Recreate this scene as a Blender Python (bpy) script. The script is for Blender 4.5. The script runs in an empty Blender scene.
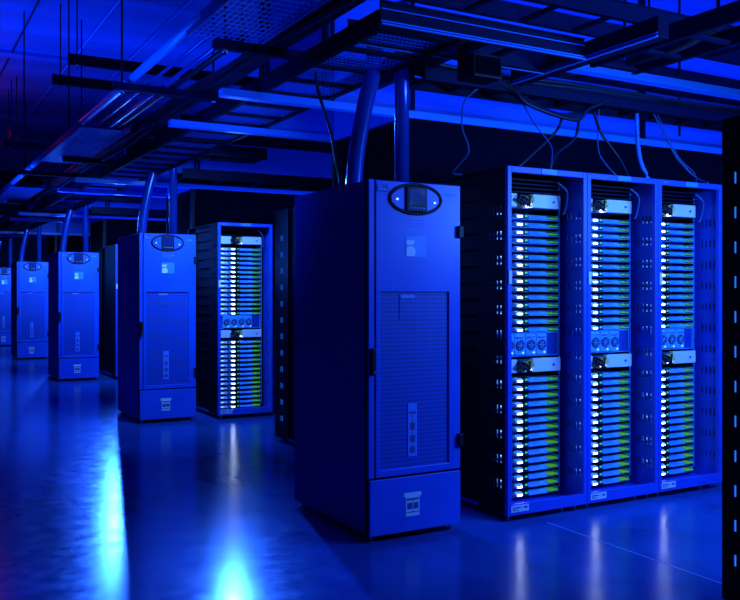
import bpy, bmesh, math, random
from mathutils import Vector
random.seed(4)
C = bpy.context.scene.collection
PI = math.pi
EYE = 1.39

# ---------------------------------------------------------------- materials
def mat(name, col, rough=0.5, metal=0.0, emit=None, strength=0.0, coat=0.0):
    m = bpy.data.materials.new(name); m.use_nodes = True
    b = m.node_tree.nodes['Principled BSDF']
    b.inputs['Base Color'].default_value = (*col, 1)
    b.inputs['Roughness'].default_value = rough
    b.inputs['Metallic'].default_value = metal
    b.inputs['Coat Weight'].default_value = coat
    if emit:
        b.inputs['Emission Color'].default_value = (*emit, 1)
        b.inputs['Emission Strength'].default_value = strength
    return m

def noisy(m, c0, c1, scale=6, detail=5, stretch=(1, 1, 1), rough=None, bump=0.0):
    nt = m.node_tree; N = nt.nodes; L = nt.links; b = N['Principled BSDF']
    tc = N.new('ShaderNodeTexCoord'); mp = N.new('ShaderNodeMapping'); mp.inputs['Scale'].default_value = stretch
    nz = N.new('ShaderNodeTexNoise'); nz.inputs['Scale'].default_value = scale; nz.inputs['Detail'].default_value = detail
    L.new(tc.outputs['Object'], mp.inputs[0]); L.new(mp.outputs[0], nz.inputs['Vector'])
    r = N.new('ShaderNodeValToRGB'); r.color_ramp.elements[0].position = .35; r.color_ramp.elements[1].position = .68
    r.color_ramp.elements[0].color = (*c0, 1); r.color_ramp.elements[1].color = (*c1, 1)
    L.new(nz.outputs['Fac'], r.inputs[0]); L.new(r.outputs[0], b.inputs['Base Color'])
    if rough:
        mr = N.new('ShaderNodeMapRange'); mr.inputs['To Min'].default_value = rough[0]; mr.inputs['To Max'].default_value = rough[1]
        L.new(nz.outputs['Fac'], mr.inputs['Value']); L.new(mr.outputs[0], b.inputs['Roughness'])
    if bump:
        bp = N.new('ShaderNodeBump'); bp.inputs['Strength'].default_value = bump; bp.inputs['Distance'].default_value = .01
        L.new(nz.outputs['Fac'], bp.inputs['Height']); L.new(bp.outputs[0], b.inputs['Normal'])
    return m

M = {}
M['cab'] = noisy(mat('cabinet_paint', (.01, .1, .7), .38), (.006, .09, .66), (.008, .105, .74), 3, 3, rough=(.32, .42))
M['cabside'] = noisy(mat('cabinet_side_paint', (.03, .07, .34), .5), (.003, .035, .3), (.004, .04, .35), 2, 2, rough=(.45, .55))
M['seam'] = mat('dark_seam', (.004, .006, .02), .6)
M['rackp'] = noisy(mat('rack_paint', (.01, .07, .6), .42), (.006, .065, .58), (.008, .085, .7), 5, 3, rough=(.36, .5))
M['rackdark'] = mat('rack_black_sheet', (.001, .002, .014), .5)
M['black'] = mat('black_plastic', (.002, .003, .012), .5)
M['matt'] = mat('black_panel', (.0005, .001, .006), .9)
M['tray'] = mat('dark_tray_steel', (.001, .003, .028), .6, .0)
M['traylit'] = noisy(mat('lit_galvanised_steel', (.02, .12, .6), .35, .3), (.004, .04, .26), (.01, .09, .42), 14, 4, rough=(.28, .5))  # lit copy of the tray steel, brightness held in its colour
M['pipe'] = mat('smooth_conduit', (.08, .3, .95), .28, .1)
M['flex'] = mat('dark_flexible_conduit', (.006, .06, .4), .2, .25)
M['white'] = mat('white_plastic', (.8, .82, .9), .4)
M['label'] = mat('paper_label', (.72, .78, .92), .5)
M['labelblue'] = mat('pale_blue_label', (.05, .28, .85), .4)
M['ink'] = mat('label_print', (.04, .07, .3), .6)
M['faint'] = mat('faint_print', (.1, .25, .85), .5)
M['screen'] = mat('display_glass', (.01, .025, .14), .12, coat=.4)
M['alu'] = noisy(mat('server_metal', (.12, .5, 1), .35), (.06, .33, .85), (.14, .55, 1), 22, 4, rough=(.3, .45))
M['alud'] = mat('server_dark_metal', (.02, .05, .16), .5)  # plain dark tone of air guides, fan parts and switch casings
M['steel'] = mat('foot_steel', (.5, .6, .8), .25, .8)
M['green'] = mat('glowing_board_green', (.1, .5, .05), .5, emit=(.14, .75, .02), strength=.25)
M['gdot'] = mat('green_indicator', (.05, .5, .2), .5, emit=(.05, .8, .25), strength=.5)
M['wled'] = mat('white_server_light', (.8, .9, 1), .5, emit=(.5, .66, 1.0), strength=14)
M['rled'] = mat('red_indicator', (.5, .05, .02), .5, emit=(1, .1, .03), strength=.7)
M['bled'] = mat('blue_indicator', (.4, .7, 1), .5, emit=(.3, .6, 1.0), strength=1.6)
M['glow'] = mat('added_slot_glow', (.1, .3, .8), .5, emit=(.02, .2, 1.0), strength=.9)
M['ycable'] = mat('yellow_cable', (.75, .7, .12), .5)
M['bcable'] = mat('black_cable', (.01, .012, .03), .4)
M['gcable'] = mat('blue_grey_cable', (.01, .09, .28), .5)
M['panel'] = noisy(mat('containment_wall_paint', (.14, .28, .8), .5), (.015, .12, .66), (.02, .15, .8), 1.2, 4, (1, 1, 3), rough=(.45, .6))
M['beam'] = mat('white_beam_paint', (.03, .28, .95), .4)
M['wall'] = mat('wall_paint', (.04, .07, .3), .8)

for k_, v_ in (('matt', .05), ('rackdark', .06), ('tray', .12), ('black', .3), ('bcable', .3), ('panel', .3), ('seam', .2)):
    M[k_].node_tree.nodes['Principled BSDF'].inputs['Specular IOR Level'].default_value = v_

# perforated door sheet: fine rows of round holes punched through blue paint
def perforated():
    m = mat('perforated_door_sheet', (.04, .1, .5), .5); nt = m.node_tree; N = nt.nodes; L = nt.links; b = N['Principled BSDF']
    tc = N.new('ShaderNodeTexCoord'); sp = N.new('ShaderNodeSeparateXYZ'); L.new(tc.outputs['Object'], sp.inputs[0])
    def wav(o, k):
        a = N.new('ShaderNodeMath'); a.operation = 'MULTIPLY'; a.inputs[1].default_value = k; L.new(o, a.inputs[0])
        s = N.new('ShaderNodeMath'); s.operation = 'SINE'; L.new(a.outputs[0], s.inputs[0]); return s.outputs[0]
    z = wav(sp.outputs['Z'], 2*PI/.024); x = wav(sp.outputs['X'], 2*PI/.02)
    w = N.new('ShaderNodeMath'); w.operation = 'MULTIPLY'; w.inputs[1].default_value = .5; L.new(x, w.inputs[0])
    ad = N.new('ShaderNodeMath'); ad.operation = 'ADD'; L.new(z, ad.inputs[0]); L.new(w.outputs[0], ad.inputs[1])
    mr = N.new('ShaderNodeMapRange'); mr.inputs['From Min'].default_value = .2; mr.inputs['From Max'].default_value = .9; L.new(ad.outputs[0], mr.inputs['Value'])
    mx = N.new('ShaderNodeMix'); mx.data_type = 'RGBA'
    mx.inputs[6].default_value = (.006, .07, .5, 1); mx.inputs[7].default_value = (.003, .03, .26, 1)
    L.new(mr.outputs[0], mx.inputs[0]); L.new(mx.outputs[2], b.inputs['Base Color'])
    return m
M['mesh'] = perforated()

def floor_mat():
    m = mat('polished_concrete', (.1, .15, .4), .2); nt = m.node_tree; N = nt.nodes; L = nt.links; b = N['Principled BSDF']
    tc = N.new('ShaderNodeTexCoord')
    n1 = N.new('ShaderNodeTexNoise'); n1.inputs['Scale'].default_value = 1.3; n1.inputs['Detail'].default_value = 8; n1.inputs['Roughness'].default_value = .62
    n2 = N.new('ShaderNodeTexNoise'); n2.inputs['Scale'].default_value = 9; n2.inputs['Detail'].default_value = 9; n2.inputs['Roughness'].default_value = .7
    L.new(tc.outputs['Object'], n1.inputs['Vector']); L.new(tc.outputs['Object'], n2.inputs['Vector'])
    r = N.new('ShaderNodeValToRGB'); e = r.color_ramp.elements
    e[0].position = .34; e[0].color = (.006, .05, .24, 1); e[1].position = .68; e[1].color = (.015, .12, .45, 1)
    L.new(n1.outputs['Fac'], r.inputs[0])
    # fine scratches: very stretched noise
    mp = N.new('ShaderNodeMapping'); mp.inputs['Scale'].default_value = (1.2, 60, 1); mp.inputs['Rotation'].default_value = (0, 0, .9)
    n3 = N.new('ShaderNodeTexNoise'); n3.inputs['Scale'].default_value = 1; n3.inputs['Detail'].default_value = 2
    L.new(tc.outputs['Object'], mp.inputs[0]); L.new(mp.outputs[0], n3.inputs['Vector'])
    sc = N.new('ShaderNodeMapRange'); sc.inputs['From Min'].default_value = .74; sc.inputs['From Max'].default_value = .8; L.new(n3.outputs['Fac'], sc.inputs['Value'])
    mx = N.new('ShaderNodeMix'); mx.data_type = 'RGBA'; mx.inputs[7].default_value = (.03, .25, .6, 1)
    L.new(sc.outputs[0], mx.inputs[0]); L.new(r.outputs[0], mx.inputs[6]); L.new(mx.outputs[2], b.inputs['Base Color'])
    mr = N.new('ShaderNodeMapRange'); mr.inputs['From Min'].default_value = .3; mr.inputs['From Max'].default_value = .7
    mr.inputs['To Min'].default_value = .13; mr.inputs['To Max'].default_value = .25
    L.new(n2.outputs['Fac'], mr.inputs['Value']); L.new(mr.outputs[0], b.inputs['Roughness'])
    bp = N.new('ShaderNodeBump'); bp.inputs['Strength'].default_value = .12; bp.inputs['Distance'].default_value = .004
    L.new(n2.outputs['Fac'], bp.inputs['Height']); L.new(bp.outputs[0], b.inputs['Normal'])
    return m
M['floor'] = floor_mat()
M['joint'] = mat('floor_joint_filler', (.25, .38, .8), .3)

def ceil_mat():
    m = mat('ceiling_deck', (.1, .16, .6), .7); nt = m.node_tree; N = nt.nodes; L = nt.links; b = N['Principled BSDF']
    tc = N.new('ShaderNodeTexCoord'); mp = N.new('ShaderNodeMapping'); mp.inputs['Scale'].default_value = (.12, 1, 1)
    nz = N.new('ShaderNodeTexNoise'); nz.inputs['Scale'].default_value = 1.6; nz.inputs['Detail'].default_value = 4
    L.new(tc.outputs['Object'], mp.inputs[0]); L.new(mp.outputs[0], nz.inputs['Vector'])
    r = N.new('ShaderNodeValToRGB'); e = r.color_ramp.elements
    e[0].position = .35; e[0].color = (.02, .07, .42, 1); e[1].position = .65; e[1].color = (.035, .12, .62, 1)
    L.new(nz.outputs['Fac'], r.inputs[0]); L.new(r.outputs[0], b.inputs['Base Color'])
    return m
M['ceil'] = ceil_mat()

# ---------------------------------------------------------------- mesh helpers
class MB:
    def __init__(s): s.bm = bmesh.new()
    def box(s, x0, x1, y0, y1, z0, z1):
        v = [s.bm.verts.new((x, y, z)) for x in (x0, x1) for y in (y0, y1) for z in (z0, z1)]
        for f in ((0,1,3,2), (4,6,7,5), (0,4,5,1), (2,3,7,6), (0,2,6,4), (1,5,7,3)): s.bm.faces.new([v[i] for i in f])
        return s
    def prism(s, pts, a0, a1, axis='x'):          # polygon in the plane across the axis, extruded along it
        def P(a, u, w): return (a, u, w) if axis == 'x' else ((u, a, w) if axis == 'y' else (u, w, a))
        A = [s.bm.verts.new(P(a0, u, w)) for u, w in pts]; B = [s.bm.verts.new(P(a1, u, w)) for u, w in pts]
        s.bm.faces.new(A); s.bm.faces.new(B[::-1]); n = len(pts)
        for i in range(n): s.bm.faces.new([A[i], B[i], B[(i+1) % n], A[(i+1) % n]])
        return s
    def tube(s, pts, r, n=10, closed=False):
        pts = [Vector(p) for p in pts]; rings = []; m = len(pts)
        for i, p in enumerate(pts):
            if closed: d = pts[(i+1) % m]-pts[i-1]
            else: d = pts[min(i+1, m-1)]-pts[max(i-1, 0)]
            d.normalize(); up = Vector((0, 0, 1)) if abs(d.z) < .9 else Vector((0, 1, 0))
            a = d.cross(up).normalized(); b = d.cross(a)
            rr = r[i] if isinstance(r, (list, tuple)) else r
            rings.append([s.bm.verts.new(p+a*rr*math.cos(t*2*PI/n)+b*rr*math.sin(t*2*PI/n)) for t in range(n)])
        for i in range(m if closed else m-1):
            A, B = rings[i], rings[(i+1) % m]
            for t in range(n): s.bm.faces.new([A[t], A[(t+1) % n], B[(t+1) % n], B[t]])
        if not closed: s.bm.faces.new(rings[0][::-1]); s.bm.faces.new(rings[-1])
        return s
    def sheet(s, u0, u1, w0, w1, holes, th, fixed, axis='x'):   # flat sheet in (u,w) with rectangular holes
        us = sorted({round(a, 5) for a in [u0, u1]+[h[0] for h in holes]+[h[1] for h in holes]})
        ws = sorted({round(a, 5) for a in [w0, w1]+[h[2] for h in holes]+[h[3] for h in holes]})
        def P(u, w, k): return (fixed+k, u, w) if axis == 'x' else (u, fixed+k, w)
        hs = {(round(h[0], 5), round(h[2], 5)) for h in holes}
        solid = [[(us[i], ws[j]) not in hs for j in range(len(ws)-1)] for i in range(len(us)-1)]
        V = {}
        def v(i, j, k):
            if (i, j, k) not in V: V[(i, j, k)] = s.bm.verts.new(P(us[i], ws[j], k*th))
            return V[(i, j, k)]
        for i in range(len(us)-1):
            for j in range(len(ws)-1):
                if not solid[i][j]: continue
                s.bm.faces.new([v(i, j, 0), v(i, j+1, 0), v(i+1, j+1, 0), v(i+1, j, 0)])
                s.bm.faces.new([v(i, j, 1), v(i+1, j, 1), v(i+1, j+1, 1), v(i, j+1, 1)])
                for (di, dj, a, b) in ((-1, 0, (i, j), (i, j+1)), (1, 0, (i+1, j), (i+1, j+1)), (0, -1, (i, j), (i+1, j)), (0, 1, (i, j+1), (i+1, j+1))):
                    ii, jj = i+di, j+dj
                    if 0 <= ii < len(us)-1 and 0 <= jj < len(ws)-1 and solid[ii][jj]: continue
                    s.bm.faces.new([v(*a, 0), v(*b, 0), v(*b, 1), v(*a, 1)])
        return s
    def build(s, name, material, parent=None, bevel=0, smooth=False):
        bmesh.ops.recalc_face_normals(s.bm, faces=s.bm.faces[:])
        me = bpy.data.meshes.new(name); s.bm.to_mesh(me); s.bm.free(); me.materials.append(M[material])
        if smooth:
            for p in me.polygons: p.use_smooth = True
        o = bpy.data.objects.new(name, me); C.objects.link(o)
        if parent: o.parent = parent
        if bevel:
            b = o.modifiers.new('bevel', 'BEVEL'); b.width = bevel; b.segments = 2; b.limit_method = 'ANGLE'
        return o

def tag(o, label, cat, group=None, kind=None):
    o['label'] = label; o['category'] = cat
    if group: o['group'] = group
    if kind: o['kind'] = kind
    return o
def thing(name, label, cat, loc=(0, 0, 0), rz=0, group=None):
    o = bpy.data.objects.new(name, None); C.objects.link(o); o.empty_display_size = .1
    o.location = loc; o.rotation_euler = (0, 0, rz); return tag(o, label, cat, group)
def dup(o, loc=None, rz=None, label=None, group=None, parent=None):
    c = o.copy(); C.objects.link(c); c.parent = parent
    for ch in list(o.children): dup(ch, parent=c)
    if parent is None:
        if loc is not None: c.location = loc
        if rz is not None: c.rotation_euler = (0, 0, rz)
        if label: c['label'] = label
        if group: c['group'] = group
    return c
def ellipse(cx, cz, a, b, y, n=40): return [(cx+a*math.cos(t*2*PI/n), y, cz+b*math.sin(t*2*PI/n)) for t in range(n)]
def smooth_path(p, n=8):
    p = [Vector(q) for q in p]; out = []
    for i in range(len(p)-1):
        a = p[max(i-1, 0)]; b = p[i]; c = p[i+1]; d = p[min(i+2, len(p)-1)]
        for k in range(n):
            t = k/n; out.append(.5*((2*b)+(c-a)*t+(2*a-5*b+4*c-d)*t*t+(3*b-a-3*c+d)*t**3))
    out.append(p[-1]); return out

# ---------------------------------------------------------------- setting
CEIL = EYE+3.4
f = MB().box(-4, 13, -3, 32, -.1, 0).build('floor', 'floor'); tag(f, 'polished dark concrete floor with blue reflections', 'floor', kind='structure')
f = MB().box(-4, 13, -3, 32, CEIL, CEIL+.2).build('ceiling', 'ceil'); tag(f, 'blue lit ceiling high above the cable trays', 'ceiling', kind='structure')
f = MB().box(-4, 13, 32, 32.2, 0, CEIL).build('wall_back', 'wall'); tag(f, 'dark wall at the far end of the hall', 'wall', kind='structure')
f = MB().box(13, 13.2, -3, 32, 0, CEIL).build('wall_right', 'wall'); tag(f, 'dark wall on the right of the hall', 'wall', kind='structure')
f = MB().box(3.466, 3.474, -3, 4.0, -.001, .0012).build('trim_1', 'joint'); tag(f, 'pale straight joint line in the floor in front of the near racks', 'floor joint', kind='structure')
for i, (xx, col, w) in enumerate(((2.34, 'beam', .012), (3.06, 'panel', .012), (1.53, 'seam', .01))):
    f = MB().tube([(xx, 1, CEIL-.03), (xx, 31, CEIL-.03)], w, 8).build('ceiling_conduit', col, smooth=True)
    tag(f, ('thin bright conduit line running along the ceiling at upper left', 'faint second conduit on the ceiling, nearest the cable trays', 'thin dark line along the ceiling in the top left corner')[i], 'conduit')
for i in range(6):
    y = 3.2+4.9*i
    f = MB().box(-4, 13, y, y+.25, CEIL-.05, CEIL).build('trim_%d' % (i+2), 'ceil'); tag(f, 'shallow joist crossing the ceiling', 'ceiling joist', kind='structure')

# ---------------------------------------------------------------- battery / cooling cabinet
CW, CD, CH = .615, 1.0, 2.015
def make_cabinet(loc, label):
    t = thing('equipment_cabinet', label, 'cabinet', loc, group='tall cabinets at the row ends')
    z0 = .035
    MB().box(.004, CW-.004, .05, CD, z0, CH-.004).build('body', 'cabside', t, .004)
    MB().box(0, CW, .012, .05, z0, CH).build('front_frame', 'seam', t, .003)
    MB().box(0, .035, 0, .03, .36, CH-.002).build('hinge_strip', 'cab', t, .003)
    # door with an opening for the perforated sheet
    dx0, dx1, dz0, dz1 = .042, CW-.006, .362, CH-.006
    mx0, mx1, mz0, mz1 = .07, .53, .4, 1.39
    d = MB().sheet(dx0, dx1, dz0, dz1, [(mx0, mx1, mz0, mz1)], .03, -.006, 'y').build('door', 'cab', t, .003)
    ms = MB().box(mx0, mx1, .006, .02, mz0, mz1).build('perforated_sheet', 'mesh', d)
    MB().box(.2, .31, .0022, .006, 1.235, 1.37).build('warning_plate', 'mesh', d)
    fr = MB().box(.205, .30, -.001, .002, 1.355, 1.375).build('plate_label', 'faint', d)
    lb = MB().box(.255, .315, .002, .0055, .46, .76).build('indicator_label', 'faint', d); lb['label'] = 'pale vertical label with three dots'
    MB().box(.262, .308, .001, .0019, .7, .715).box(.268, .302, .001, .0019, .61, .65).box(.268, .302, .001, .0019, .54, .58).box(.268, .302, .001, .0019, .48, .515).box(.283, .287, .0012, .0017, .48, .71).build('label_print', 'ink', lb)
    # oval display bezel
    cx, cz = .3, 1.915
    bz = MB().tube(ellipse(cx, cz, .17, .082, -.01), .0095, 8, True).build('display_bezel', 'black', d, smooth=True)
    pts = [(p[0], p[2]) for p in ellipse(cx, cz, .165, .077, 0)]
    MB().prism(pts, -.01, -.0065, 'y').build('display_plate', 'cab', bz)
    MB().box(cx-.068, cx+.068, -.024, -.011, cz-.072, cz+.07).build('screen_surround', 'black', bz, .004)
    MB().box(cx-.052, cx+.052, -.027, -.0245, cz-.032, cz+.056).build('screen', 'screen', bz)
    for k in range(5): MB().box(cx-.046+k*.021, cx-.036+k*.021, -.029, -.0245, cz-.056, cz-.046).build('button', 'faint', bz)
    for sx in (-.125, .125):
        MB().tube([(cx+sx, -.02, cz-.005*(1 if sx > 0 else -1)-.01), (cx+sx, -.01, cz-.005*(1 if sx > 0 else -1)-.01)], .006, 10).build('indicator_light', 'bled', bz)
    # print and stickers on the door
    b = MB()
    for k, (w, zz) in enumerate(((.02, 1.822), (.12, 1.793), (.14, 1.777), (.10, 1.759))):
        x = cx-w/2
        while x < cx+w/2: q = random.uniform(.008, .02); b.box(x, x+q*.75, -.0075, -.0062, zz, zz+.006); x += q
    b.build('nameplate_print', 'faint', d)
    MB().box(.046, .12, -.009, -.0062, 1.945, 1.99).build('maker_badge', 'mesh', d)
    MB().box(.055, .11, -.0105, -.0091, 1.955, 1.965).box(.055, .08, -.0105, -.0091, 1.972, 1.982).build('badge_print', 'faint', d)
    MB().box(.51, .57, -.0085, -.0062, 1.945, 1.957).build('corner_badge', 'faint', d)
    st = MB().box(.236, .372, -.008, -.0062, 1.59, 1.705).build('sticker', 'labelblue', d); st['label'] = 'blank blue and white sticker'
    MB().prism([(cx-.062, 1.592), (cx-.012, 1.592), (cx-.004, 1.602), (cx-.001, 1.62), (cx-.005, 1.637), (cx-.018, 1.648), (cx-.04, 1.65), (cx-.055, 1.642), (cx-.062, 1.63)], -.0092, -.0081, 'y').prism([(cx-.062, 1.658), (cx-.022, 1.656), (cx-.006, 1.672), (cx-.008, 1.682), (cx-.062, 1.682)], -.0092, -.0081, 'y').build('sticker_white_area', 'white', st)  # two white areas over the blue base
    h = MB().box(.002, .03, -.035, -.001, .93, 1.08).build('door_handle', 'black', t, .006)
    MB().tube([(.016, -.04, .95), (.016, -.034, .95)], .007, 10).build('lock', 'steel', h)
    for zz in (1.74, .53):
        MB().box(CW-.03, CW+.004, -.03, .012, zz-.035, zz+.035).build('hinge', 'black', t, .004)
    k = MB().box(.004, CW-.004, -.006, .012, z0+.005, .348).build('kick_panel', 'cab', t, .003)
    wl = MB().box(.235, .325, -.0085, -.0065, .125, .255).box(.222, .338, -.0085, -.0065, .235, .258).build('warning_label', 'label', k); wl['label'] = 'white warning label with small pictograms'
    MB().box(.24, .32, -.0095, -.0086, .215, .226).box(.243, .275, -.0095, -.0086, .165, .2).box(.285, .317, -.0095, -.0086, .165, .2).box(.24, .32, -.0095, -.0086, .145, .15).box(.2785, .2815, -.0092, -.0088, .147, .22).box(.243, .317, -.0092, -.0088, .181, .184).build('label_print', 'ink', wl)
    for (a, b_) in ((.03, .07), (.03, .3), (CW-.03, .07), (CW-.03, .3)):
        MB().tube([(a, -.009, b_), (a, -.005, b_)], .006, 8).build('screw', 'steel', k)
    for (a, b_) in ((.04, .05), (CW-.04, .05), (.04, CD-.06), (CW-.04, CD-.06)):
        MB().tube([(a, b_, 0), (a, b_, .006), (a, b_, .007), (a, b_, .04)], [.018, .018, .009, .009], 10).build('foot', 'steel', t)
    return t
P = 4.9
cab_labels = ['large blue cabinet nearest the camera, its oval display facing the aisle',
              'second blue cabinet from the camera, left of the single lit server rack',
              'third blue cabinet back, standing left of a dark rack side',
              'fourth blue cabinet back, partly behind the third one',
              'farthest blue cabinet, cut by the left edge of the photo']
cab_pos = [(2.31, 4.13+P*k+(.04 if k else 0), 0) for k in range(5)]
cab = make_cabinet(cab_pos[0], cab_labels[0])
for k in range(1, 5): dup(cab, cab_pos[k], 0, cab_labels[k])
# two conduits out of the top of each cabinet
ordn = ['nearest', 'second', 'third', 'fourth', 'farthest']
c1 = MB().tube(smooth_path([(.13, .42, CH), (.155, .42, 2.25), (.2, .41, 2.5), (.25, .4, 2.72), (.262, .4, 2.9)]), .05, 16).build('flexible_conduit', 'flex', smooth=True)
c2 = MB().tube([(.5, .47, CH), (.5, .47, 2.95), (.5, .47, 3.2)], .046, 16).build('cable_riser', 'flex', smooth=True)
for k in range(5):
    for o, nm in ((c1, 'curved blue conduit rising from the left of the %s cabinet top' % ordn[k]), (c2, 'straight dark riser pipe on the right of the %s cabinet top' % ordn[k])):
        q = o if k == 0 else dup(o); q.location = cab_pos[k]; tag(q, nm, 'pipe', 'pipes rising from the cabinet tops')

# ---------------------------------------------------------------- racks
RW, RD, RH = .637, 1.1, 2.15
def slot_rows(y0, cols, w, h, z0, z1, pitch):
    out = []; z = z0
    while z+h < z1:
        for c in cols: out.append((y0+c, y0+c+w, z, z+h))
        z += pitch
    return out
def make_rack(loc, rz, label, group='open server racks'):
    t = thing('server_rack', label, 'rack', loc, rz, group)
    z0 = .04
    b = MB().box(0, .03, 0, .03, z0, RH).box(RW-.03, RW, 0, .03, z0, RH).box(.03, RW-.03, 0, .03, RH-.035, RH).box(.03, RW-.03, 0, .03, z0, .105)
    fr = b.build('front_frame', 'rackp', t, .002)
    MB().box(0, .04, RD-.04, RD, z0, RH).box(RW-.04, RW, RD-.04, RD, z0, RH).box(.04, RW-.04, RD-.04, RD, RH-.05, RH).box(.04, RW-.04, RD-.04, RD, z0, .1).build('rear_frame', 'rackdark', t)
    holes = slot_rows(0, (.06, .095, .13, .165), .014, .05, .2, RH-.1, .151)
    for s, x in ((0, 0), (1, RW-.003)):
        sp = MB().sheet(.03, .27, z0, RH, holes, .003, x, 'x').build('slotted_side_panel', 'rackp' if s else 'rackdark', t)
        if not s: sp['label'] = 'black slotted side sheet'
    MB().box(.0, .02, .27, .3, z0, RH).box(RW-.02, RW, .27, .3, z0, RH).build('mid_post', 'rackdark', t)
    for x in (.012, RW-.015):
        b = MB().box(x, x+.003, .3, RD-.04, z0, RH-.01)
        for k in range(20): b.box(x-.006 if x < .3 else x+.003, x if x < .3 else x+.009, .3, RD-.04, .1+k*.104, .112+k*.104)
        b.build('rear_side_panel', 'rackdark', t)
    MB().box(.003, RW-.003, .03, RD-.04, z0, .06).build('base_pan', 'rackp', t)
    MB().box(.003, RW-.003, .03, RD-.04, RH-.012, RH-.002).build('top_panel', 'rackdark', t)
    b = MB()
    for k in range(4): b.box(.03, RW-.04, .17-.0*k, .185, RH-.055-k*.026, RH-.045-k*.026)
    b.build('header_slat', 'tray', t)
    b = MB().box(.574, .594, .205, .23, .1, RH-.05)
    rail = b.build('mounting_rail', 'rackdark', t)
    MB().sheet(.579, .589, .12, .12+39*.05, [(.5815, .5865, .124+k*.05, .158+k*.05) for k in range(39)], .003, .202, 'y').build('rail_strip', 'labelblue', rail)
    MB().box(.26, .38, -.004, 0, RH-.032, RH-.002).build('rack_number_plate', 'labelblue', t)
    MB().box(.05, .062, -.002, 0, RH-.022, RH-.012).box(.075, .082, -.002, 0, RH-.022, RH-.012).box(.09, .097, -.002, 0, RH-.022, RH-.012).build('frame_print', 'faint', t)
    al = MB().box(.025, .16, -.003, 0, .06, .1).build('asset_label', 'label', t); al['label'] = 'white asset label on the sill'
    MB().box(.035, .09, -.004, -.0031, .082, .089).box(.035, .08, -.004, -.0031, .069, .074).box(.125, .148, -.004, -.0031, .078, .09).box(.04, .043, -.0038, -.0033, .07, .085).box(.085, .13, -.0038, -.0033, .084, .086).build('label_print', 'ink', al)
    MB().box(.003, .026, -.008, 0, 1.44, 1.52).build('door_latch', 'label', t)
    for k in range(14): pass
    for (a, c) in ((.05, .06), (RW-.05, .06), (RW-.16, .06), (.05, RD-.08), (RW-.05, RD-.08)):
        MB().tube([(a, c, 0), (a, c, .007), (a, c, .008), (a, c, .045)], [.016, .016, .009, .009], 10).build('foot', 'steel', t)
    return t
RX = [3.25, 3.25+RW+.004, 3.25+2*(RW+.004)]
RY = 4.1
rack = make_rack((RX[0], RY, 0), 0, 'open server rack at the left end of the near row, its black slotted side showing')
racks = [(rack, RX[0], RY, 'left rack of the near row'),
         (None, RX[1], RY, 'middle rack of the near row'), (None, RX[2], RY, 'right rack of the near row'),
         (None, 3.14, 8.97, 'lit rack of the second row')]
dup(rack, (RX[1], RY, 0), 0, 'open server rack in the middle of the near row of three')
dup(rack, (RX[2], RY, 0), 0, 'open server rack at the right end of the near row of three')
dup(rack, (3.14, 8.97, 0), 0, 'narrow-looking lit server rack standing alone right of the second cabinet')
for (loc, rz, lab) in (((3.16, 13.87, 0), 0, 'dark rack seen edge-on right of the third cabinet'),
                       ((3.17+RW, 7.47, 0), PI, 'black rack side seen just left of the nearest cabinet'),
                       ((3.205+RW, 2.545, 0), PI, 'black slotted rack edge cut by the right edge of the photo')):
    q = dup(rack, loc, rz, lab)
    for ch in q.children:                       # black side sheets; turned racks' frames also darkened, shade put into colour
        if ch.name.startswith('slotted_side_panel') or (ch.name.startswith('front_frame') and rz):
            ch.material_slots[0].link = 'OBJECT'; ch.material_slots[0].material = M['rackdark']
    xx = .05 if rz == 0 else RW-.05
    MB().box(xx-.004, xx+.004, .03, .19, .18, RH-.1).build('added_glow_column', 'glow', q)  # glow column added inside the rack to brighten its side slots
# one server sled, local origin at its front left bottom corner, front towards -Y
SP = .0515
def make_server():
    t = thing('server', '', 'server', group='server sleds stacked in the racks')
    MB().box(0, .515, 0, .62, 0, .003).box(0, .003, 0, .62, .003, .034).box(.512, .515, 0, .62, .003, .034).box(.003, .512, .05, .62, .03, .034).box(.003, .512, .05, .053, .003, .03).build('chassis', 'alu', t)
    c = MB().prism([(-.022, .008), (.05, .008), (.05, .032), (-.005, .032), (-.022, .022)], .15, .21, 'x').build('power_connector', 'white', t, .002); c['label'] = 'white power connector'
    MB().box(.165, .2, -.0235, -.0222, .010, .020).build('connector_light', 'wled', c)
    MB().box(.218, .262, -.006, .05, .004, .034).build('plug_housing', 'black', t)
    MB().box(.236, .254, -.0085, -.006, .014, .026).build('indicator_light', 'gdot', t)
    MB().prism([(-.012, .004), (.05, .004), (.05, .033), (.006, .027)], .266, .42, 'x').build('drive_tray', 'alu', t)
    MB().box(.0, .12, -.004, .05, .006, .03).build('drive_bay', 'white', t)
    MB().box(.03, .075, -.0055, -.0042, .014, .022).build('added_bay_glow', 'bled', t)  # added glow; with the white bay it brightens the side slots
    MB().prism([(-.012, .011), (.05, .012), (.05, .024), (.0, .02)], .43, .47, 'x').prism([(-.014, .0125), (.05, .0135), (.05, .018), (-.006, .017)], .465, .508, 'x').build('glowing_circuit_board', 'green', t)['label'] = 'green circuit board with added glow'  # circuit board given emission in place of light falling on it
    MB().box(.27, .5, .02, .05, .029, .033).build('air_guide', 'alud', t)
    return t
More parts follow.
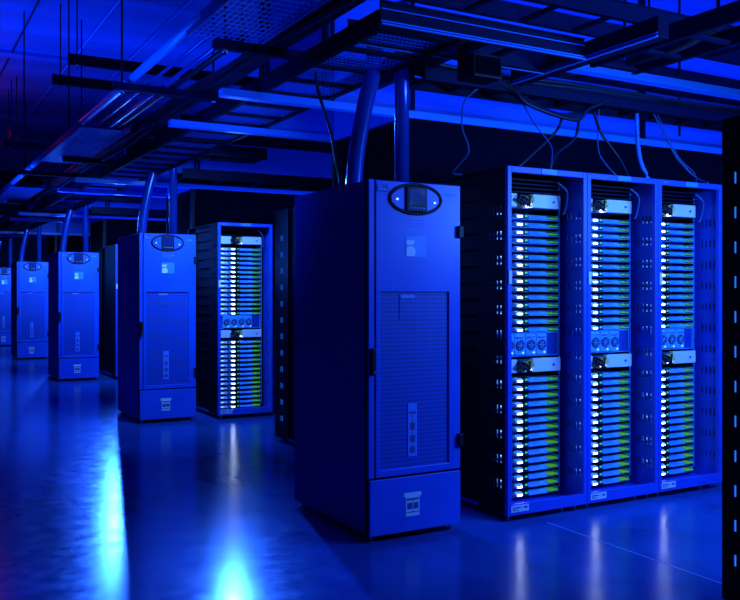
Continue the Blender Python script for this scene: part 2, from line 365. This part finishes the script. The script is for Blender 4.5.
def make_psu():
    t = thing('power_supply_unit', '', 'power supply', group='power supply units in the racks')
    MB().box(.002, .086, 0, .5, .002, .138).build('casing', 'alu', t, .003)
    g = MB().tube([(.044+.031*math.cos(a*PI/12), -.003, .066+.031*math.sin(a*PI/12)) for a in range(24)], .004, 6, True).build('fan_ring', 'alud', t)
    b = MB(); b.tube([(.044, -.001, .066), (.044, -.004, .066)], .028, 16); b.build('fan_opening', 'alud', t)
    b = MB()
    for k in range(6):
        a = k*PI/3; b.tube([(.044, -.006, .066), (.044+.027*math.cos(a), -.006, .066+.027*math.sin(a))], .0025, 5)
    b.build('fan_blade', 'alu', t)
    MB().tube([(.02, 0, .12), (.02, -.02, .12), (.066, -.02, .12), (.066, 0, .12)], .003, 6).build('pull_handle', 'steel', t)
    MB().box(.06, .072, -.002, 0, .014, .022).build('indicator_light', 'bled', t)
    return t
def make_shelf():
    t = thing('power_shelf', '', 'power shelf', group='power shelves in the racks')
    MB().box(0, .515, 0, .55, 0, .004).box(0, .515, 0, .55, .146, .15).box(0, .004, 0, .55, .004, .146).box(.511, .515, 0, .55, .004, .146).build('chassis', 'alu', t)
    MB().box(.416, .505, .01, .03, .006, .144).build('blank_panel', 'cabside', t)
    return t
def make_switch():
    t = thing('network_switch', '', 'network switch', group='network switches in the racks')
    MB().box(0, .515, .02, .45, 0, .085).build('casing', 'alud', t)
    c = MB().box(.29, .52, -.02, .02, .004, .09).build('cover_plate', 'white', t, .003); c['label'] = 'plain white cover plate'
    MB().tube([(.46, -.026, .046), (.46, -.02, .046)], .008, 10).build('knob', 'ink', c)
    MB().box(.0, .16, -.02, .02, .004, .088).build('end_plate', 'white', t, .003)
    for k in range(5): MB().box(.168+k*.023, .186+k*.023, .008, .0199, .02, .07).build('port', 'black', t)
    MB().box(.265, .28, .0, .0199, .008, .02).build('indicator_light', 'wled', t)
    return t
def make_tangle(seed):
    rr = random.Random(seed); b = MB()
    for k in range(8):
        x = .168+rr.uniform(0, .1); z = rr.uniform(.03, .07)
        b.tube(smooth_path([(x, .006, z), (x+rr.uniform(-.01, .02), -.03, z+rr.uniform(-.01, .012)), (x+rr.uniform(-.02, .05), -.04, z+rr.uniform(-.02, .01)), (.15+rr.uniform(0, .13), -.025, rr.uniform(.012, .03))], 5), .0032, 6)
    return b.build('patch_cable_tangle', 'ycable', smooth=True)
def make_black_tangle(seed):
    rr = random.Random(seed); b = MB()
    for k in range(7):
        x = .17+rr.uniform(0, .1)
        b.tube(smooth_path([(x, -.01, rr.uniform(.04, .08)), (x+rr.uniform(-.04, .04), -.046, .05+rr.uniform(-.01, .03)), (x+rr.uniform(-.03, .05), -.044, .03), (.2+rr.uniform(-.04, .08), -.03, rr.uniform(.005, .02))], 5), .0055, 6)
    return b.build('power_cord_tangle', 'bcable', smooth=True)
words = ['first', 'second', 'third', 'fourth', 'fifth', 'sixth', 'seventh', 'eighth', 'ninth', 'tenth', 'eleventh', 'twelfth', 'thirteenth', 'fourteenth', 'fifteenth', 'sixteenth']
psuw = ['leftmost', 'second', 'third', 'rightmost']
protos = {}
def place(fn, key, loc, label):
    if key not in protos: o = protos[key] = fn(); o.location = loc
    else: o = dup(protos[key], loc)
    o['label'] = label; return o
SX, SY = .056, .2
for (_, x, y, nm) in racks:
    ox, oy = x+SX, y+SY
    for half, (top, n) in enumerate(((1.905, 15), (.862, 15))):
        for k in range(n):
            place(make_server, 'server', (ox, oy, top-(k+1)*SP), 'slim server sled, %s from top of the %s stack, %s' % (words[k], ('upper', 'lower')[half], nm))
    place(make_shelf, 'shelf', (ox, oy, .98), 'power shelf holding four fan units halfway up the %s' % nm)
    for k in range(4): place(make_psu, 'psu', (ox+.06+k*.088, oy-.012, .986), '%s fan-fronted power supply in the shelf of the %s' % (psuw[k], nm))
    for j, z in enumerate((1.925, .875)):
        w = ('at the top', 'below the power shelf')[j]
        place(make_switch, 'switch', (ox, oy, z), 'white-fronted network switch %s of the %s' % (w, nm))
        q = place(lambda: tag(make_tangle(3), '', 'cables', 'cable tangles on the switches', 'stuff'), 'tangle', (ox, oy, z), 'yellow patch cables tangled on the switch %s of the %s' % (w, nm))
        q = place(lambda: tag(make_black_tangle(8), '', 'cables', 'cable tangles on the switches', 'stuff'), 'btangle', (ox, oy, z), 'black cords tangled on the switch %s of the %s' % (w, nm))

# ---------------------------------------------------------------- hot aisle containment per row
BZ = EYE+1.26
def containment(k, front, name):
    X1 = 7.6 if k == 0 else 6.2
    y = (5.3 if front else 6.45)+P*k
    side = 'front' if front else 'rear'
    b = MB().box(1.87, X1, y-.04, y+.04, BZ, BZ+.05).build('support_beam', 'beam', bevel=.004)
    tag(b, 'long pale beam edging the %s of the wall panels above the %s row' % (side, name), 'beam', 'beams above the rows')
    t = thing('containment_wall', 'blue lit wall panels above the %s row, %s face of its hot aisle' % (name, side), 'wall panel', (0, y, 0), group='wall panels above the rows')
    WT = CEIL-.051 if k == 0 else EYE+1.9
    xs = [2.62, 3.27, 5.6, X1]
    for i in range(3): MB().box(xs[i]+.01, xs[i+1]-.01, -.015, .015, BZ+.0505, WT).build('wall_panel', 'panel', t)
    for i in range(3): MB().box(xs[i]-.01, xs[i]+.01, -.04, .03, BZ+.0505, WT).box(xs[i]+.035, xs[i]+.055, -.04, -.015, BZ+.0505, WT).build('joint_post', 'tray', t)
    q = MB().box(3.29, X1, y-.01, y+.01, RH+.01, BZ).build('blanking_panel', 'matt'); tag(q, 'black blanking strip above the %s row racks, %s side of its hot aisle' % (name, side), 'blanking panel', 'black panels above the racks')
rown = ['near', 'second', 'third', 'fourth', 'fifth']
for k in range(4):
    containment(k, True, rown[k]); containment(k, False, rown[k])
    t = thing('aisle_door', 'black end door closing the hot aisle behind the %s cabinet' % ordn[k], 'door panel', (3.26, 5.875+P*k, 0), group='hot aisle end doors')
    MB().box(-.02, .02, -.5, .5, .01, BZ-.02).build('door_leaf', 'matt', t)
    MB().box(-.025, .025, -.54, -.5, 0, BZ-.002).box(-.025, .025, .5, .54, 0, BZ-.002).build('door_frame', 'black', t)
    MB().tube([(-.02, -.4, 1.0), (-.06, -.4, 1.0), (-.06, -.4, 1.25), (-.02, -.4, 1.25)], .01, 8).build('door_handle', 'steel', t)
    q = MB().box(3.245, 3.275, 5.345+P*k, 6.4+P*k, BZ+.001, BZ+.7).build('end_panel', 'panel'); tag(q, 'blue lit end panel over the aisle door behind the %s cabinet' % ordn[k], 'wall panel', 'end panels over the aisle doors')

# ---------------------------------------------------------------- overhead trays
def ladder(label, x0, x1, y0, y1, z, rail=.1, step=.3, along='y', mesh=False, cat='cable tray', material='tray', solid=None, rungh=.02, group='ladder trays overhead', lit_edges=False):
    """ladder tray: two side rails, rungs between, optional wire mesh bottom"""
    t = thing('cable_tray', label, cat, ((x0+x1)/2, (y0+y1)/2, z), group=group)
    hx, hy = (x1-x0)/2, (y1-y0)/2
    def rb(*a): return MB().box(*a)
    if along == 'y':
        for s in (-1, 1):
            MB().box(s*hx-.006, s*hx+.006, -hy, hy, 0, rail).box(min(s*hx, s*(hx-.03)), max(s*hx, s*(hx-.03)), -hy, hy, 0, .006).box(min(s*hx, s*(hx-.02)), max(s*hx, s*(hx-.02)), -hy, hy, rail-.006, rail).build('side_rail', material, t)
        n = int(2*hy/step)
        for i in range(n+1): MB().box(-hx+.006, hx-.006, -hy+.02+i*(2*hy-.08)/max(n, 1), -hy+.06+i*(2*hy-.08)/max(n, 1), .006, .006+rungh).build('rung', material, t)
    else:
        for s in (-1, 1):
            MB().box(-hx, hx, s*hy-.006, s*hy+.006, 0, rail).box(-hx, hx, min(s*hy, s*(hy-.03)), max(s*hy, s*(hy-.03)), 0, .006).box(-hx, hx, min(s*hy, s*(hy+.012)), max(s*hy, s*(hy+.012)), rail-.008, rail).box(-hx, hx, min(s*hy, s*(hy+.012)), max(s*hy, s*(hy+.012)), .0, .008).build('side_rail', material, t)
        if lit_edges:
            for o in t.children:
                s = -1 if o.data.vertices[0].co.y < 0 else 1
                y = s*(hy+.0065)
                MB().box(-hx, hx, min(y, y+s*.014), max(y, y+s*.014), -.004, .003).box(-hx, hx, min(y, y+s*.006), max(y, y+s*.006), .012, .018).box(-hx, hx, min(y, y+s*.006), max(y, y+s*.006), .075, .079).build('lit_rail_edge', 'beam', o)  # pale strips put the light on the rail edges into colour
        n = int(2*hx/step)
        for i in range(n+1): MB().box(-hx+.02+i*(2*hx-.08)/max(n, 1), -hx+.06+i*(2*hx-.08)/max(n, 1), -hy+.006, hy-.006, .006, .006+rungh).build('rung', material, t)
    if mesh:
        b = MB(); u = -hx+.02
        while u < hx-.01: b.box(u-.002, u+.002, -hy, hy, .028, .031); u += .026
        u = -hy+.02
        while u < hy: b.box(-hx+.006, hx-.006, u-.002, u+.002, .031, .034); u += .05
        b.build('wire_mesh', 'pipe', t)  # bright wire colour stands in for the lit ceiling behind
    return t
TZ = BZ+.051
# the mesh-bottomed ladder tray that runs along the row ends
for k, (a, b_) in enumerate(((3.72, 7.3), (7.35, 12.3), (12.35, 19), (19.05, 27))):
    ladder(('mesh-bottomed ladder tray running past the top of the nearest cabinet', 'mesh-bottomed ladder tray length above the second cabinet', 'dark ladder tray length above the third cabinet', 'distant ladder tray length above the farthest cabinets')[k], 2.14, 2.64, a, b_, TZ, .1, (.38, .38, .45, .6)[k], mesh=k < 2)
# wide wireway on the left with bright pipe on its edge
WZ = EYE+1.5
def wireway(k, y0, y1, label):
    t = thing('wireway', label, 'cable tray', (1.7, (y0+y1)/2, WZ-.05), group='perforated wireway lengths'); h = (y1-y0)/2
    holes = []
    y = -h+.06
    while y+.09 < h-.02:
        for c in (-.16, -.1, -.04, .02, .08, .14): holes.append((c, c+.012, y, y+.06))
        y += .11
    if k == 0:
        b = MB(); u = -.21
        while u < .212: b.box(u-.003, u+.003, -h, h, 0, .004); u += .035
        u = -h+.02
        while u < h: b.box(-.217, .217, u-.003, u+.003, .004, .008); u += .07
        b.build('wire_mesh', 'pipe', t)
        for s in (-1, 1): MB().box(s*.22-.003, s*.22+.003, -h, h, 0, .07).build('side_flange', 'traylit', t)
        return
    us = MB()
    # sheet lies flat: build it in x,y
    us.sheet(-.22, .22, -h, h, holes, .004, 0, 'y')
    for v in us.bm.verts: v.co = Vector((v.co.x, v.co.z, v.co.y))
    us.build('perforated_bottom', 'traylit', t)
    for s in (-1, 1): MB().box(s*.22-.003, s*.22+.003, -h, h, .004, .07).build('side_flange', 'traylit', t)
for k, (a, b_) in enumerate(((2.6, 4.76), (7.85, 10.1), (12.75, 15.2), (17.6, 20))):
    wireway(k, a, b_, ('perforated wireway length at the top, above the end of the bright pipe', 'wide perforated wireway length left of the second cabinet conduits', 'wireway length with a magenta glow at the left edge', 'farthest wireway length at the left edge')[k])
q = MB().tube([(1.5, 4.5, WZ+.0), (1.5, 7.84, WZ+.0)], .03, 14).build('pipe', 'pipe', smooth=True); tag(q, 'bright glossy pipe running diagonally along the left of the overhead trays', 'pipe', 'overhead pipes')
q = MB().tube([(1.5, 10.15, WZ), (1.5, 12.7, WZ)], .03, 14).build('pipe', 'pipe', smooth=True); tag(q, 'shorter glossy pipe continuing between the two lit wireway lengths at left', 'pipe', 'overhead pipes')
for j, (xx, zz, r, mt) in enumerate(((1.62, WZ-.02, .012, 'flex'), (1.72, WZ-.03, .016, 'flex'), (1.8, WZ-.02, .02, 'bcable'))):
    q = MB().tube([(xx, 4.68, zz), (xx, 7.8, zz)], r, 10).build('pipe', mt, smooth=True); tag(q, ('thin pipe just right of the bright diagonal pipe', 'lower thin pipe between the bright pipe and black cables', 'black pipe beside the dark cable bundle')[j], 'pipe', 'overhead pipes')
# dark cable bundles beside the wireway
for k in range(3):
    b = MB(); rr = random.Random(k)
    for j in range(9):
        xo = 1.99+rr.uniform(0, .12); zo = WZ-.06+rr.uniform(0, .14)
        b.tube(smooth_path([(xo+rr.uniform(-.02, .02), 2.6+P*k+i*.98, zo+rr.uniform(-.02, .02)) for i in range(6)], 4), .018, 7)
    q = b.build('cable_bundle', 'bcable', smooth=True); tag(q, 'thick bundle of black cables lying beside the %s wireway length' % words[k], 'cables', 'black cable bundles beside the wireway', 'stuff')

# trapeze hangers (strut on two threaded rods)
def trapeze(label, x0, x1, y, z, rods, material='tray', h=.05, group='trapeze hangers'):
    t = thing('trapeze_hanger', label, 'hanger', ((x0+x1)/2, y, z), group=group); hx = (x1-x0)/2
    MB().box(-hx, hx, -.03, .03, 0, h).box(-hx-.02, -hx, -.035, .035, -.005, h+.005).box(hx, hx+.02, -.035, .035, -.005, h+.005).build('strut', material, t, .002)
    for r in rods:
        MB().tube([(r-(x0+x1)/2, 0, -.03), (r-(x0+x1)/2, 0, CEIL-z-.052)], .008, 8).build('threaded_rod', 'seam', t)
        MB().box(r-(x0+x1)/2-.014, r-(x0+x1)/2+.014, -.014, .014, -.016, 0).build('nut', 'steel', t)
for k in range(4):
    trapeze('lower support strut under the wireway, first behind the %s cabinet front' % ordn[k], 1.66, 2.74, 4.74+P*k, WZ-.1, (1.7,), group='lower trapeze hangers')
    trapeze('lower support strut under the wireway, above the hot aisle behind the %s cabinet' % ordn[k], 1.38, 2.1, 6.05+P*k, WZ-.1, (1.42, 2.08), group='lower trapeze hangers')
for k in range(1, 4):
    for j, yy in enumerate((9.45, 10.45)):
        trapeze('high dark hanger bar near the ceiling, %s of the pair over the %s row' % (('nearer', 'farther')[j], rown[k]), 1.68, 3.9, yy+P*(k-1), EYE+2.4, (1.75, 3.6), h=.11, group='high hanger bars')

# X-direction lit channel tray above the near cabinet, with the return toward the camera
ladder('channel tray with bright edges running right from above the nearest cabinet', 2.14, 3.49, 3.71, 4.05, EYE+1.335, .12, .35, 'x', lit_edges=True)
t = thing('support_strut', 'deep dark channel turning toward the camera at the right end of the bright-edged tray', 'strut', (3.55, 3.8, EYE+1.335))
MB().box(-.04, .04, -.62, .6, 0, .11).build('web', 'tray', t, .002); MB().box(-.055, -.0405, -.62, .6, -.003, .006).box(-.05, -.0405, -.62, .6, .018, .023).build('bright_edge', 'beam', t)  # edge strips carry the light in their pale colour
ladder('upper dark ladder tray running right, closest to the ceiling above the near racks', 2.7, 7.2, 4.05, 4.42, EYE+1.76, .12, .45, 'x')
ladder('long dark ladder tray directly above the near racks, cables hanging from it', 2.85, 7.2, 4.40, 4.64, EYE+1.29, .075, .3, 'x')
ladder('dark ladder tray running toward the camera at upper right', 3.82, 4.2, 1.5, 4.0, EYE+1.4, .1, .35, 'y')
ladder('ladder tray behind the upper one at top right, level with the pale channel', 3.95, 7.2, 4.9, 5.15, EYE+1.68, .14, .4, 'x')
q = MB().box(3.9, 7.2, 4.66, 4.76, EYE+1.6, EYE+1.66).build('lighting_channel', 'beam', bevel=.004); tag(q, 'long pale channel running right above the near racks', 'channel')
q = MB().box(2.855, 2.915, 3.75, 5.2, EYE+1.375, EYE+1.42).build('support_strut', 'tray', bevel=.003); tag(q, 'dark strut running back from the black box over the near cabinet', 'strut')
t = thing('junction_box', 'black junction box hung under the channel tray right of the nearest cabinet', 'box', (2.93, 3.95, EYE+1.2))
MB().box(-.1, .1, -.08, .08, 0, .13).build('enclosure', 'black', t, .006); MB().box(-.085, .085, -.086, -.08, .015, .115).build('cover', 'matt', t, .003)
for x, yb in ((3.1, 3.88), (3.5, 3.88), (4.6, 4.64), (5.6, 4.64), (6.4, 4.64)):
    pass
for j, (x, y, zb) in enumerate(((4.0, 3.2, 1.5), (5.62, 4.87, 1.27), (4.36, 4.24, 1.76), (6.05, 4.24, 1.76), (5.1, 4.71, 1.66))):
    q = MB().tube([(x, y, EYE+zb), (x, y, CEIL-.001)], .01, 8).build('threaded_rod', 'tray', smooth=True)
    tag(q, ('rod holding the tray that runs toward the camera', 'rod dropping from the ceiling past the right-hand wall joint', 'rod on the upper ladder tray above the middle rack', 'rod on the upper ladder tray above the right rack', 'rod through the long tray above the near racks')[j], 'rod', 'single hanger rods')
q = MB().tube(smooth_path([(4.0, 2.6, CEIL-.3), (4.0, 2.75, EYE+2.1), (4.02, 2.9, EYE+1.65), (4.05, 3.4, EYE+1.46), (4.05, 3.9, EYE+1.45)]), .035, 12).build('cable', 'bcable', smooth=True); tag(q, 'thick black cable dropping in a curve into the tray at top right', 'cable')
# cables lying in the long tray over the near racks + sagging loop
b = MB(); rr = random.Random(5)
for j in range(14):
    yo = 4.44+rr.uniform(0, .16); zo = EYE+1.335+rr.uniform(0, .08)
    b.tube(smooth_path([(2.9+i*.6, yo+rr.uniform(-.03, .03), zo+rr.uniform(-.015, .02)) for i in range(8)], 4), .014, 6)
q = b.build('cable_bundle', 'bcable', smooth=True); tag(q, 'black cables filling the long ladder tray above the near racks', 'cables', kind='stuff')
b = MB()
for j in range(6):
    b.tube(smooth_path([(3.35+.03*j, 4.42-.008*j, EYE+1.36), (3.6, 4.40-.01*j, EYE+1.27-.01*j), (3.9+.02*j, 4.40-.012*j, EYE+1.19-.008*j), (4.15, 4.40-.008*j, EYE+1.24), (4.3+.03*j, 4.42, EYE+1.36)]), .013, 7)
q = b.build('cable_bundle', 'bcable', smooth=True); tag(q, 'black cable loop sagging below the long tray above the left rack', 'cables', kind='stuff')
RT = RH
drops = [
 ('blue-grey cable dropping from the tray to the gap left of the near racks', [(3.35, 4.5, EYE+1.33), (3.22, 4.5, EYE+1.22), (3.2, 4.5, EYE+1.05), (3.25, 4.5, EYE+.9), (3.2, 4.6, RT+.02), (3.27, 4.6, RT+.005)], .006, 'gcable'),
 ('black cable curving down from the sagging loop to the left rack top', [(3.95, 4.4, EYE+1.2), (3.9, 4.4, EYE+1.08), (3.7, 4.42, EYE+.9), (3.55, 4.45, RT+.015)], .01, 'bcable'),
 ('second black cable curving down beside it onto the left rack', [(4.12, 4.42, EYE+1.22), (4.08, 4.42, EYE+1.05), (3.9, 4.4, EYE+.92), (3.75, 4.3, RT+.015)], .01, 'bcable'),
 ('pale cable hanging down to the plate of the left rack', [(3.6, 4.4, EYE+1.25), (3.66, 4.35, EYE+1.1), (3.76, 4.3, EYE+.95), (3.68, 4.2, EYE+.83), (3.6, 4.12, RT+.012)], .005, 'gcable'),
 ('black cable dropping in a slant onto the middle rack', [(4.25, 4.42, EYE+1.25), (4.3, 4.4, EYE+1.1), (4.45, 4.38, EYE+.93), (4.47, 4.3, RT+.015)], .01, 'bcable'),
 ('thin pale cable falling to the middle rack top', [(4.3, 4.42, EYE+1.27), (4.27, 4.4, EYE+1.0), (4.3, 4.36, EYE+.88), (4.38, 4.3, RT+.012)], .005, 'gcable'),
 ('thick blue cable dropping straight behind the middle rack', [(4.85, 4.6, EYE+1.35), (4.86, 4.58, EYE+1.0), (4.9, 4.5, RT+.02)], .016, 'pipe'),
 ('pale cable looping from the tray onto the right rack', [(4.86, 4.45, EYE+1.3), (4.92, 4.4, EYE+1.15), (5.0, 4.36, EYE+.98), (5.12, 4.3, EYE+.84), (5.08, 4.15, RT+.012)], .007, 'gcable'),
 ('thin pale cable sweeping right over the right rack', [(4.9, 4.45, EYE+1.3), (5.03, 4.38, EYE+1.0), (5.15, 4.32, EYE+.86), (5.12, 4.3, RT+.01)], .004, 'gcable'),
]
for lab, pts, r, mt in drops:
    q = MB().tube(smooth_path(pts), r, 8).build('hanging_cable', mt, smooth=True); tag(q, lab, 'cable', 'cables hanging from the long tray')
q = MB().tube(smooth_path([(2.28, 4.75, TZ+.05), (2.29, 4.72, TZ-.1), (2.34, 4.65, TZ-.35), (2.38, 4.6, CH+.01)]), .01, 8).build('hanging_cable', 'bcable', smooth=True)
tag(q, 'dark cable dropping from the mesh tray onto the nearest cabinet, left of its conduit', 'cable')
# cables inside each lit rack, down its inner right side
for (_, x, y, nm), i in zip(racks, range(4)):
    q = MB().tube(smooth_path([(x+.5, y+.12, RH-.06), (x+.56, y+.1, RH-.12), (x+.575, y+.13, RH-.22), (x+.56, y+.14, RH-.26)]), .006, 8).build('hanging_cable', 'gcable', smooth=True)
    tag(q, 'blue cable looping inside the top of the %s' % nm, 'cable', 'cables inside the rack tops')
# trays running right above the second and third rows
for k in (1, 2):
    ladder('dark ladder tray above the %s row racks' % rown[k], 2.85, 6.2, 4.43+P*k, 4.85+P*k, EYE+1.265, .11, .45, 'x')
    ladder('channel tray running right above the %s cabinet' % ordn[k], 2.14, 3.56, 3.71+P*k, 4.05+P*k, EYE+1.42, .12, .45, 'x')
    ladder('high ladder tray above the %s row' % rown[k], 2.7, 6.2, 4.0+P*k, 4.4+P*k, EYE+1.76, .12, .5, 'x')
for k in range(3):
    ladder('ladder tray crossing the cold aisle before the %s row' % rown[k+1], 1.9, 5.6, 7.9+P*k, 8.3+P*k, EYE+1.5, .08, .5, 'x', material='tray', group='ladder trays over the cold aisles')

# ---------------------------------------------------------------- light
def area(name, loc, aim, sx, sy, energy, col=(.05, .15, 1), spread=180):
    l = bpy.data.lights.new(name, 'AREA'); l.shape = 'RECTANGLE'; l.size = sx; l.size_y = sy; l.energy = energy; l.color = col; l.spread = math.radians(spread)
    o = bpy.data.objects.new(name, l); C.objects.link(o); o.location = loc
    d = Vector(aim)-Vector(loc); o.rotation_euler = d.to_track_quat('-Z', 'Y').to_euler(); return o
BL = (0, .1, 1)
for k in range(4):       # cold aisle lamps, one per aisle
    area('aisle_lamp', (3.02, 8.15+P*k, 2.15), (2.25, 5.0+P*k, 1.2), .1, 1.0, (24, 26, 16, 7)[k], (.02, .13, 1), 46)
    area('aisle_back_lamp', (2.9, 7.75+P*k, 2.7), (2.9, 9.2+P*k, 1.1), .5, .2, 42, (.08, .28, 1), 120)
area('near_aisle_lamp', (4.5, 2.2, 2.1), (3.8, 4.4, 1.0), 1.6, .25, 125, (.06, .24, 1))
area('panel_fill', (4.8, 2.4, 4.4), (4.8, 5.3, 4.0), 5, .3, 150, BL)  # unseen fill added to brighten the wall panels above the trays
area('ceiling_wash', (-.6, 12, 2.0), (.6, 12, 5), 1.0, 22, 640, BL, 125)  # unseen uplight added out of view to brighten the ceiling
for k in range(3):
    area('wall_wash', (5.0, 4.99+P*k, 2.3), (5.0, 5.4+P*k, 3.0), 4.2, .06, (19, 12, 10)[k], BL)  # added strip of fill over the racks, no fitting modelled
area('tray_wash', (.3, 5.0, 1.7), (1.6, 5.8, 2.9), .6, 2.0, 24, BL, 90)  # added fill from out of view for the left pipe and trays
r = bpy.data.lights.new('beacon', 'POINT'); r.energy = 6; r.color = (1, .02, .25); r.shadow_soft_size = .05
o = bpy.data.objects.new('red_beacon', r); C.objects.link(o); o.location = (1.35, 15.8, EYE+2.7)

w = bpy.data.worlds.new('World'); bpy.context.scene.world = w; w.use_nodes = True
w.node_tree.nodes['Background'].inputs[0].default_value = (.01, .06, 1, 1); w.node_tree.nodes['Background'].inputs[1].default_value = .02

# ---------------------------------------------------------------- camera
cd = bpy.data.cameras.new('camera'); cam = bpy.data.objects.new('camera', cd); C.objects.link(cam)
cam.location = (0, 0, EYE); cam.rotation_euler = (math.radians(90), 0, math.radians(-29.3))
cd.sensor_width = 36; cd.lens = 860/740*36; cd.shift_y = -8/740; cd.clip_start = .05
bpy.context.scene.camera = cam
vs = bpy.context.scene.view_settings; vs.view_transform = 'Standard'; vs.look = 'None'; vs.exposure = 0; vs.gamma = 1; vs.use_curve_mapping = False
